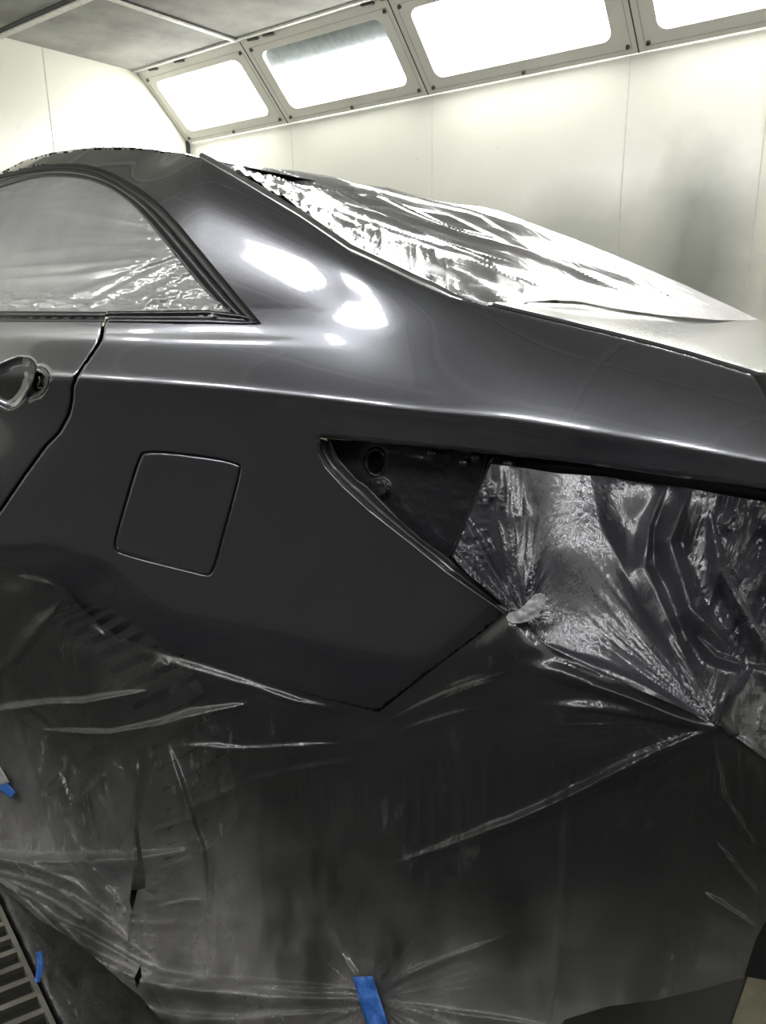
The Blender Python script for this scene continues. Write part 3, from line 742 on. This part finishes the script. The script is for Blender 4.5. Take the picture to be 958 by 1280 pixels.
# dark drip channel and bright bead along the pillar edge
rows = [[tuple(q+np.array([0, a_, b_])) for a_, b_ in ((-.001, -.006), (-.0015, .0), (-.0005, .0035), (.003, .006), (.008, .0065), (.013, .003), (.02, -.01))] for q in E[:i_l+3]]
for i_ in range(10):
    b_ = np.array(rows[-1-i_][0]); rows[-1-i_] = [tuple(b_+(np.array(p_)-b_)*(.15+.085*i_)) for p_ in rows[-1-i_]]
strip('roof_edge_moulding', rows, None, simple('bright_moulding', (.42, .42, .44), .2, .9), car)
_cq = dens(corner, 6, False); _cq = at(_cq[:, 0], _cq[:, 1], body(_cq[:, 0], _cq[:, 1])+.002)
strip('corner_gap', [[tuple(q+np.array([-.003, -.002, -.0])), tuple(q+np.array([.003, -.001, 0.])), tuple(q+np.array([.012, .03, .0]))] for q in _cq], None, M['seal'], car)
strip('lid_gap', [[tuple(q+np.array([0, -.003, -.0025])), tuple(q+np.array([0, .0, .0006])), tuple(q+np.array([0, .0035, -.001])), tuple(q+np.array([0, .01, -.02]))] for q in E[i_l:]], None, M['seal'], car)
_lx = E[i_l:, 0]; _lz = E[i_l:, 2]; _ly = E[i_l:, 1]
def lid_z(X, Y):
    D = np.interp(X, [-.6, -.45, -.3, -.15], [.10, .085, .035, 0]); t = np.clip((Y-np.interp(X, _lx, _ly))/1.55, 0, 1)
    return np.interp(X, _lx, _lz) - D*t**1.5
rows = []
for q in E[i_l:]:
    row = []
    for k in range(29):
        t = max(0, k-4)/24; Yv = q[1]+(.003, .0045, .008, .014, .022)[min(k, 4)]+(1.84-2*q[1]-.032)*t
        z = lid_z(q[0], Yv)+(-.012, -.003, .001, .0025, .003)[min(k, 4)]
        row.append((q[0], Yv, z))
    rows.append(row)
q = E[-1]
last = rows[-1]
for dx, dz in ((.012, -.001), (.022, -.010), (.026, -.03), (.028, -.12)):
    rows.append([(a+dx, b, c+dz) for a, b, c in last])
lid = strip('trunk_lid', rows, None, M['paint'], car)
# ------------------------------------------------------------------ films
def tagf(o, lab, cat='plastic film'): return tag(o, lab, cat)
# side window film
wf_poly = smooth_poly([(-310, 393), (-310, 314), (-100, 258), (0, 229), (45, 216), (90, 219), (118, 225), (147, 239), (178, 267), (215, 315), (262, 370), (296, 392), (270, 397), (200, 390), (140, 394), (60, 391), (20, 393), (0, 390)], 5, True, 1)
def wf(x, y):
    Y = body(x, y)+.004
    n = -.0035*radial(x, y, (285, 300), 8, 1, 90, 330, 2., sharp=False)
    n += -.004*radial(x, y, (285, 300), 4, 1, 100, 420, 5.)
    Rm = sstep(x+.55*(y-300), 150, 260)
    n += -Rm*.005*fbm(x*.035+.3*np.sin(y*.05), y*.06, 3, True, .5)
    top = np.exp(-((y-interp(x, [(-400, 345), (0, 245), (45, 230), (100, 232), (150, 252), (200, 300), (300, 400)]))/9.)**2)
    n += -top*.003*fbm(x*.06, y*.09, 2, True, .6)
    bot = sstep(y, 355, 392)
    n += -bot*.003*fbm(x*.04, y*.07, 3, True, .5)
    for pts, w_, a in (([(0, 338), (110, 330), (225, 322)], 5, .003), ([(0, 352), (90, 345), (215, 328)], 4, .002), ([(20, 318), (140, 308)], 3, .0012), ([(45, 250), (160, 251)], 3, .002), ([(50, 262), (170, 258)], 3, .0015), ([(60, 380), (130, 355), (215, 322)], 5, .003), ([(100, 385), (165, 352), (225, 325)], 4, .003)):
        n += -fold(x, y, pts, w_, a)
    return Y+n
tagf(field_patch('window_film', wf_poly, [], 2.3, wf, M['film_side'], thick=0), 'cloudy wrinkled plastic film taped over the side window')

# rear window film
sil_r = [(250, 195), (290, 204), (329, 209), (375, 214), (417, 221), (450, 230), (484, 234), (515, 243), (542, 249), (570, 255), (597, 257), (625, 264), (650, 273), (685, 287), (718, 299), (788, 327), (858, 357), (923, 387), (952, 401)]
bot_r = [(952, 402), (900, 400), (828, 394), (778, 387), (718, 376), (690, 375), (668, 377), (640, 384), (600, 377), (568, 368), (545, 358), (521, 347), (484, 330), (438, 308), (375, 265), (292, 216)]
def lid_Y(px, py):
    """distance across the car at which the sight line meets the trunk lid"""
    Ys = np.linspace(.2, 1.55, 300); P = at(np.full(300, px), np.full(300, py), Ys)
    h = P[:, 2]-(lid_z(P[:, 0], P[:, 1])+.005); k = np.where(h < 0)[0]
    return float(Ys[k[0]]) if len(k) else 1.2
_gl = [(a, b-20) for a, b in bot_r[1:7]]
_bl = [(668, 376), (718, 376), (778, 387), (828, 394), (900, 400), (952, 402)]
_by = [.36, .42, .50, .60, .85, 1.1]
_be = [(292, 217), (333, 242), (375, 266), (438, 310), (484, 331), (521, 349), (568, 368), (610, 379), (640, 384)]
_sil = [(250, 195, .34), (329, 209, .41), (417, 221, .50), (484, 234, .56), (542, 249, .61), (597, 257, .66), (650, 273, .71), (718, 299, .80), (788, 327, .87), (858, 357, .94), (952, 401, 1.05)]
rf_tps = TPS(_sil + [(a, b, float(body(np.array([a*1.]), np.array([b*1.]))[0])+.008) for a, b in _be] +
             [(a, b, min(lid_Y(a, b), c_)-.008) for (a, b), c_ in zip(_bl, [.24, .38, .50, .60, .82, 1.0])] +
             [(417, 258, .35), (500, 290, .36), (600, 325, .40)], 1e-3)
field_patch('rear_glass', sil_r[:-2] + _gl + bot_r[7:], [], 14, lambda x, y: rf_tps(x, y), M['glass'], car, disp=lambda x, y: -.02, dvec=(0, 0, 1))
sr = np.array(sil_r, float); G = at(sr[:, 0], sr[:, 1]+2, rf_tps(sr[:, 0], sr[:, 1]))
rows = [[(p[0], p[1]+(1.6-p[1])*k/8, p[2]-.22*(k/8)**1.6-.004*k) for k in range(9)] for p in G]
strip('rear_glass_far_side', rows, None, M['glass'], car)
def rfd(x, y):
    e = np.clip(poly_dist(x, y, sil_r)[0]/10., .0, 1)*np.clip(poly_dist(x, y, bot_r[:7])[0]/14., 0, 1)
    n = 0
    u = (x*.95+y*.35); v = (y-.36*x)       # across the main run of the wrinkles
    n += .009*fbm(u*.003, v*.065, 2, True, .5)
    n += .004*radial(x, y, (950, 402), 12, 1, 300, 900, 3.)
    le = np.exp(-(poly_dist(x, y, bot_r[10:])[0]/30.)**2)
    n += le*.007*fbm(x*.045, y*.07, 2, True, .5)
    for pts, w_, a in (([(300, 215), (420, 245), (600, 330), (700, 372)], 5, .012), ([(350, 225), (560, 275), (800, 370)], 5, .012), ([(470, 300), (620, 350), (690, 372)], 5, .012), ([(420, 224), (600, 275), (860, 385)], 5, .010), ([(540, 330), (640, 355), (720, 374)], 4, .010)):
        n += fold(x, y, pts, w_, a)
    return n*e
tagf(field_patch('rear_window_film', sil_r + bot_r[1:], [], 2.1, rf_tps, M['film_rear_glass'], disp=rfd), 'shiny wrinkled plastic film over the rear window, reaching onto the trunk lid')

# tail film: hangs from the lip over the missing bumper
tail_poly = [(614, 580), (640, 583), (700, 592), (760, 596), (800, 602), (850, 608), (900, 618), (960, 628), (1080, 650), (1080, 1060), (958, 950), (925, 925), (896, 905), (840, 880), (760, 845), (682, 806), (660, 785), (640, 770), (618, 745), (590, 722), (566, 696), (585, 650), (600, 612)]
tl_tps = TPS([(614, 580, .06), (600, 620, .055), (700, 592, .07), (800, 602, .09), (900, 618, .10), (1080, 650, .2), (566, 696, .05), (590, 722, .045), (640, 770, .02), (682, 806, -.005), (760, 845, -.01), (840, 880, -.012), (896, 905, -.015),
              (958, 950, .03), (1080, 1060, .12), (700, 690, .035), (800, 700, .05), (880, 720, .06), (800, 790, .03), (870, 830, .03), (940, 780, .07), (1000, 850, .1), (620, 680, .06)], 1e-3)
def tf(x, y):
    Y = tl_tps(x, y); n = 0
    dl, fr_, sd = poly_dist(x, y, [(728, 540), (750, 655), (802, 757), (861, 839), (896, 905)])
    rgt = np.where(sd < 0, 1., 0.)*np.where(y < 905, 1, 0)
    n += rgt*.032*(1-np.exp(-(dl/22.)**1.3))*(.25+.75*sstep(y, 600, 700))*(1-sstep(x, 838, 870)*.6)
    n += .003*radial(x, y, (896, 905), 12, 1, 60, 300, 1., -3.1, -1.9)
    for pts, w_, a in (([(682, 806), (760, 838), (896, 903)], 6, .014), ([(664, 790), (650, 700), (640, 590)], 9, .013), ([(655, 780), (625, 650), (628, 585)], 7, .012),
                      ([(838, 600), (812, 660), (806, 710), (845, 800), (893, 903)], 10, .026), ([(866, 606), (838, 680), (862, 760), (932, 830)], 15, .042), ([(890, 640), (905, 720), (950, 800), (1000, 860)], 8, .030),
                      ([(870, 795), (895, 820), (935, 832)], 5, .014), ([(896, 905), (930, 860), (945, 830)], 8, .014), ([(896, 905), (960, 945)], 6, .016), ([(935, 830), (990, 855)], 6, .016),
                      ([(575, 690), (625, 745), (650, 768)], 6, .012), ([(604, 688), (640, 740), (655, 765)], 6, .016)):
        n += -fold(x, y, pts, w_, a)
    Lm = 1-sstep(x, 650, 690)
    n += -Lm*.012*radial(x, y, (652, 772), 5, 1, 60, 300, 3., sharp=True)
    bl_ = np.exp(-((x-598)/22.)**2-((y-690)/30.)**2)+np.exp(-((x-612)/16.)**2-((y-622)/16.)**2)
    n += -bl_*.012*fbm(x*.045, y*.05, 3, True, .5)
    Rm = sstep(x, 888, 915)*(1-sstep(y, 780, 860))
    n += -Rm*.018*fbm(x*.035+y*.01, y*.016, 3, True, .45)
    n += -.0005*fbm(x*.085+y*.008, y*.0035, 3, True, .55)*(1-Lm)
    lw = np.exp(-((x-880)/45.)**2)*sstep(y, 600, 640)
    n += -lw*.004*fbm(x*.06+y*.02, y*.012, 3, True, .5)
    R2 = sstep(x+.3*y, 1170, 1220)
    n += -R2*.005*fbm(x*.04, y*.025, 3, True, .5)
    return Y+n
tagf(field_patch('bumper_opening_film', tail_poly, [], 2.7, tf, M['film_tail']), 'black glossy crinkled plastic hanging where the rear bumper was removed')

# lower drape film
low_top = [(-330, 700), (-60, 700), (0, 700), (15, 705), (40, 716), (62, 722), (76, 730), (95, 752), (118, 775), (150, 797), (200, 812), (300, 843), (400, 872), (456, 886), (474, 890), (540, 838), (600, 793), (632, 766), (650, 768), (668, 790), (684, 804), (760, 843), (840, 877), (896, 905), (925, 925), (958, 952), (1080, 1062)]
low_poly = low_top + [(1080, 1180), (958, 1150), (945, 1175), (930, 1222), (880, 1236), (820, 1250), (760, 1258), (705, 1275), (690, 1330), (560, 1420), (400, 1400), (300, 1345), (240, 1305), (203, 1278), (175, 1245), (150, 1225), (110, 1190), (80, 1168), (50, 1150), (25, 1128), (0, 1108), (-120, 1040), (-330, 960)]
lo_tps = TPS([(-330, 700, .03), (0, 700, .005), (0, 790, -.012), (76, 730, .008), (150, 797, .010), (300, 843, .008), (456, 886, .012), (540, 838, .012), (632, 766, .014), (684, 804, .0), (760, 843, -.012), (840, 877, -.014), (896, 905, -.018), (958, 952, .02), (1080, 1062, .10),
              (-330, 960, -.12), (0, 1108, -.10), (110, 1190, -.10), (203, 1278, -.094), (300, 1345, -.11), (560, 1420, -.06), (705, 1275, .0), (930, 1222, .08), (1080, 1180, .14), (400, 1400, -.10),
              (60, 800, -.012), (130, 860, -.028), (100, 950, -.045), (100, 1050, -.07), (220, 960, -.045), (180, 1100, -.075), (250, 1150, -.05), (400, 1000, -.02), (450, 1200, -.04), (600, 950, -.015), (600, 1150, -.01), (750, 1050, .0), (850, 1050, .02), (850, 1180, .05)], 1e-3)
def lf(x, y):
    Y = lo_tps(x, y); n = 0
    for pts, w_, a in (([(-60, 893), (0, 892), (60, 884), (110, 883), (185, 866)], 8, .014), ([(40, 915), (110, 921), (140, 921), (195, 910), (240, 897), (310, 878)], 8, .014), ([(205, 933), (300, 937), (430, 930)], 6, .004), ([(230, 1010), (330, 975), (440, 950)], 8, .004),
                      ([(930, 895), (896, 907), (740, 985), (640, 1030), (480, 1085)], 6, .016), ([(930, 905), (896, 903), (800, 880), (700, 846), (630, 832)], 10, .022), ([(930, 910), (896, 906), (790, 897), (660, 880)], 6, .009), ([(930, 905), (896, 902), (700, 815), (660, 790)], 6, .012), ([(930, 905), (896, 904), (790, 862), (690, 822)], 4.5, .007),
                      ([(480, 905), (560, 868), (640, 838)], 4, .003), ([(500, 915), (600, 885)], 3, .002), ([(545, 880), (620, 850)], 3, .003), ([(556, 862), (610, 843)], 3, .002),
                      ([(150, 798), (200, 822), (260, 838), (370, 876), (440, 888)], 6, .008), ([(18, 716), (45, 722), (72, 733)], 4, .010), ([(112, 775), (130, 795)], 2.5, .006), ([(80, 745), (20, 820), (-10, 850)], 6, .006), ([(195, 822), (207, 838)], 4, .006),
                      ([(-160, 1050), (0, 1076), (70, 1082), (150, 1078), (250, 1060)], 11, .026), ([(-60, 1080), (0, 1096), (60, 1112), (150, 1170), (200, 1200)], 9, .016), ([(-40, 1070), (30, 1084), (90, 1110), (140, 1150)], 7, .010), ([(-40, 1080), (30, 1130), (90, 1185), (180, 1225), (330, 1248), (480, 1250)], 12, .034), ([(-20, 1090), (60, 1150), (110, 1172), (200, 1215), (300, 1232), (460, 1238)], 8, .020),
                      ([(150, 1240), (200, 1262), (300, 1275), (460, 1262)], 7, .014), ([(470, 1250), (560, 1262), (700, 1285)], 6, .010), ([(470, 1235), (560, 1195), (650, 1165)], 6, .005), ([(470, 1258), (520, 1300)], 5, .010),
                      ([(85, 1010), (105, 990), (145, 955)], 5, .006), ([(70, 960), (80, 995), (88, 1005)], 5, .005), ([(85, 1040), (110, 1090), (150, 1140), (165, 1150)], 6, .008), ([(205, 925), (228, 985), (250, 1060), (258, 1150)], 9, .014), ([(172, 935), (168, 990), (172, 1030)], 4.5, .006), ([(185, 1040), (215, 1030), (245, 1022)], 4.5, .004), ([(180, 1090), (215, 1080), (250, 1070)], 4.5, .004), ([(190, 1135), (225, 1128), (255, 1125)], 4.5, .004), ([(170, 940), (165, 1040), (160, 1150), (155, 1210)], 5, .006),
                      ([(0, 1100), (60, 1130), (110, 1160)], 5, .01), ([(890, 920), (905, 1000), (950, 1060)], 8, .010), ([(880, 1110), (950, 1160)], 7, .010), ([(716, 960), (702, 1150), (682, 1300)], 4.5, .008), ([(895, 1050), (955, 1120)], 6, .008)):
        n += -fold(x, y, pts, w_, a)
    n += .0025*radial(x, y, (896, 905), 10, 1, 120, 420, 6., 1.6, 3.2)
    n += .006*radial(x, y, (0, 1078), 7, 1, 60, 260, 4., -.2, 1.2)
    n += .005*radial(x, y, (466, 1250), 6, 1, 40, 200, 9.)
    n += -.010*fbm(x*.006, y*.010, 3)
    n += -.0012*fbm(x*.06, y*.012, 3, True)*sstep(y, 900, 1000)
    n += -.0016*fbm(x*.07, y*.01, 3, True)*sstep(x, 650, 800)
    n += -.004*fbm(x*.02, y*.03, 4, True, .6)*(1-sstep(x, 150, 320))*sstep(y, 1050, 1150)
    edge_in = 1-np.exp(-(poly_dist(x, y, low_top)[0]/12.)**2)
    return Y+n*edge_in
slit1 = [(167, 1020), (172, 1026), (176, 1060), (181, 1085), (182, 1110), (172, 1112), (166, 1137), (162, 1128), (164, 1112), (166, 1090), (173, 1080), (170, 1050)]
slit2 = [(176, 1206), (177, 1220), (171, 1236), (168, 1222)]
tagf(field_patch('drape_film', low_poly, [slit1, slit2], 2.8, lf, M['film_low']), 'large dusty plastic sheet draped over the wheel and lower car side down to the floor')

# ------------------------------------------------------------------ wheel behind the drape (part of the car)
def lathe(prof, n, cx, cz, groove=None):
    mbb = MB()
    for i in range(n):
        a = 2*math.pi*i/n
        for (r, y) in prof:
            rr = r
            if groove and groove[0] < y < groove[1] and (i % 4 == 0): rr = r-.016
            rr *= .89; mbb.v.append((cx+rr*math.cos(a), y, cz+rr*math.sin(a)))
    k = len(prof)
    for i in range(n):
        for j in range(k-1):
            mbb.f.append((i*k+j, i*k+j+1, ((i+1) % n)*k+j+1, ((i+1) % n)*k+j))
    return mbb
WX, WZ, WY = -1.285, .29, .005
wheel = empty('wheel', (WX, WY+.1, WZ), None, None); wheel.parent = car; wheel.matrix_parent_inverse = car.matrix_world.inverted()
lathe([(.215, .0+WY), (.235, WY-.004), (.29, WY-.002), (.315, WY+.015), (.325, WY+.03), (.325, WY+.09), (.313, WY+.095), (.325, WY+.10), (.325, WY+.13), (.313, WY+.135), (.325, WY+.14), (.325, WY+.19), (.30, WY+.215), (.215, WY+.22)], 180, WX, WZ, (WY+.02, WY+.2)).build('tyre', [M['tyre'], M['inner']], wheel, True)
_ty = bpy.data.objects['tyre'].data
for p_ in _ty.polygons:
    i_, j_ = divmod(p_.index, 13)
    if i_ % 4 == 0 and 2 < j_ < 11 or j_ in (5, 8): p_.material_index = 1  # groove faces painted black for the shade inside the tread
lathe([(.222, WY+.002), (.212, WY+.01), (.20, WY+.05), (.20, WY+.2)], 64, WX, WZ).build('rim', M['rim'], wheel, True)
for i in range(5):
    mbb = MB()
    for s in (-1, 1):
        a = 2*math.pi*i/5+.3; b = a+s*.16
        p = [(WX+.05*math.cos(a), WY+.03, WZ+.05*math.sin(a)), (WX+.12*math.cos(b), WY+.018, WZ+.12*math.sin(b)), (WX+.208*math.cos(b), WY+.012, WZ+.208*math.sin(b))]
        mbb.tube(p, [.02, .013, .015], 8)
    mbb.build('spoke', M['rim'], wheel, True)
lathe([(.0, WY+.012), (.03, WY+.012), (.05, WY+.03), (.06, WY+.06)], 32, WX, WZ).build('hub_cap', M['rim'], wheel, True)
# underbody: wheel house and sill, bumper beam behind the film
mbb = MB()
for i in range(13):
    pass
ub = MB()
ub.box((-1.75, .42, .2), (-.1, 1.5, .55)); ub.box((-3.2, .06, .2), (-1.78, .3, .42))
ub.build('underbody', M['inner'], car, bevel=.03)
mbb = MB(); rows = []
for i in range(19):
    a = math.pi*i/18*1.1-.15
    rows.append([(WX+.375*math.cos(a), y, WZ+.375*math.sin(a)) for y in (.1, .16, .3)])
strip('wheel_arch_liner', rows, None, M['inner'], car)
mbb = MB(); mbb.box((-.16, .16, .56), (.02, 1.6, .72)); mbb.build('bumper_beam', M['inner'], car, bevel=.02)
q = at(899, 905, -.03)
mbb = MB(); mbb.tube([q+np.array([.0, .05, .0]), q+np.array([.004, .012, -.002]), q+np.array([.012, .004, -.008])], [.006, .006, .005], 10); mbb.build('bumper_bracket', M['inner'], car, True)
mbb = MB(); a, b = floor_pt(920, 1180, .002), floor_pt(985, 1290, .002)
a = floor_pt(934, 1225); mbb.box((a.x, .33, .0), (1.2, 1.6, .003)); o = mbb.build('floor_plate', M['concrete']); tag(o, 'olive beige strip of bare concrete floor at the lower right corner', 'floor plate')

# ------------------------------------------------------------------ tape pieces
def tape(name, quad, Yf, mat, lab, cat='tape', bumpy=.001):
    q = [np.array(p, float) for p in quad]; rows = []
    for i in range(11):
        t = i/10; row = []
        for j in range(7):
            s = j/6; p = (q[0]*(1-s)+q[1]*s)*(1-t)+(q[3]*(1-s)+q[2]*s)*t
            row.append(tuple(at(p[0], p[1], float(Yf(p[0], p[1]))-.003+bumpy*math.sin(t*9+s*5))))
        rows.append(row)
    o = strip(name, rows, None, mat); tag(o, lab, cat)
    so = o.modifiers.new('t', 'SOLIDIFY'); so.thickness = .0006; return o
lfs = lambda x, y: float(lf(np.array([x]), np.array([y]))[0])
tape('masking_tape', [(441, 1221), (466, 1220), (487, 1285), (460, 1285)], lambda x, y: lfs(x, y)-.004, M['blue'], 'bright blue masking tape at the bottom centre of the draped film')
tape('masking_tape', [(-4, 985), (8, 978), (20, 990), (14, 998)], lambda x, y: lfs(x, y)-.008, M['blue'], 'small blue masking tape at the left photo edge on the draped film')
rows = [[tuple(floor_pt(a+8*k_/4, b, .035-.003*math.sin(k_+b))) for k_ in range(5)] for a, b in ((45, 1190), (46, 1200), (46, 1210), (45, 1218), (42, 1228))]
o = strip('masking_tape', rows, None, M['blue']); tag(o, 'narrow blue masking tape beside the floor grate under the film edge', 'tape')
so = o.modifiers.new('t', 'SOLIDIFY'); so.thickness = .001
tape('clear_tape', [(-10, 955), (0, 958), (12, 978), (-6, 984)], lambda x, y: lfs(x, y)-.007, M['clear_tape'], 'whitish clear tape end just above the small blue tape at left')
def blob_tape(x, y): return .002+.0*x
ct = smooth_poly([(632, 768), (650, 762), (660, 752), (672, 740), (684, 744), (682, 756), (672, 770), (655, 779), (636, 779)], 3, True, 1)
o = field_patch('clear_tape', ct, [], 3, lambda x, y: .0-.01*np.sin((x-630)/60*3.1)-.003*fbm(x*.1, y*.1, 3), M['clear_tape']); tag(o, 'crumpled whitish tape tab where drape and tail film meet the panel corner', 'tape')
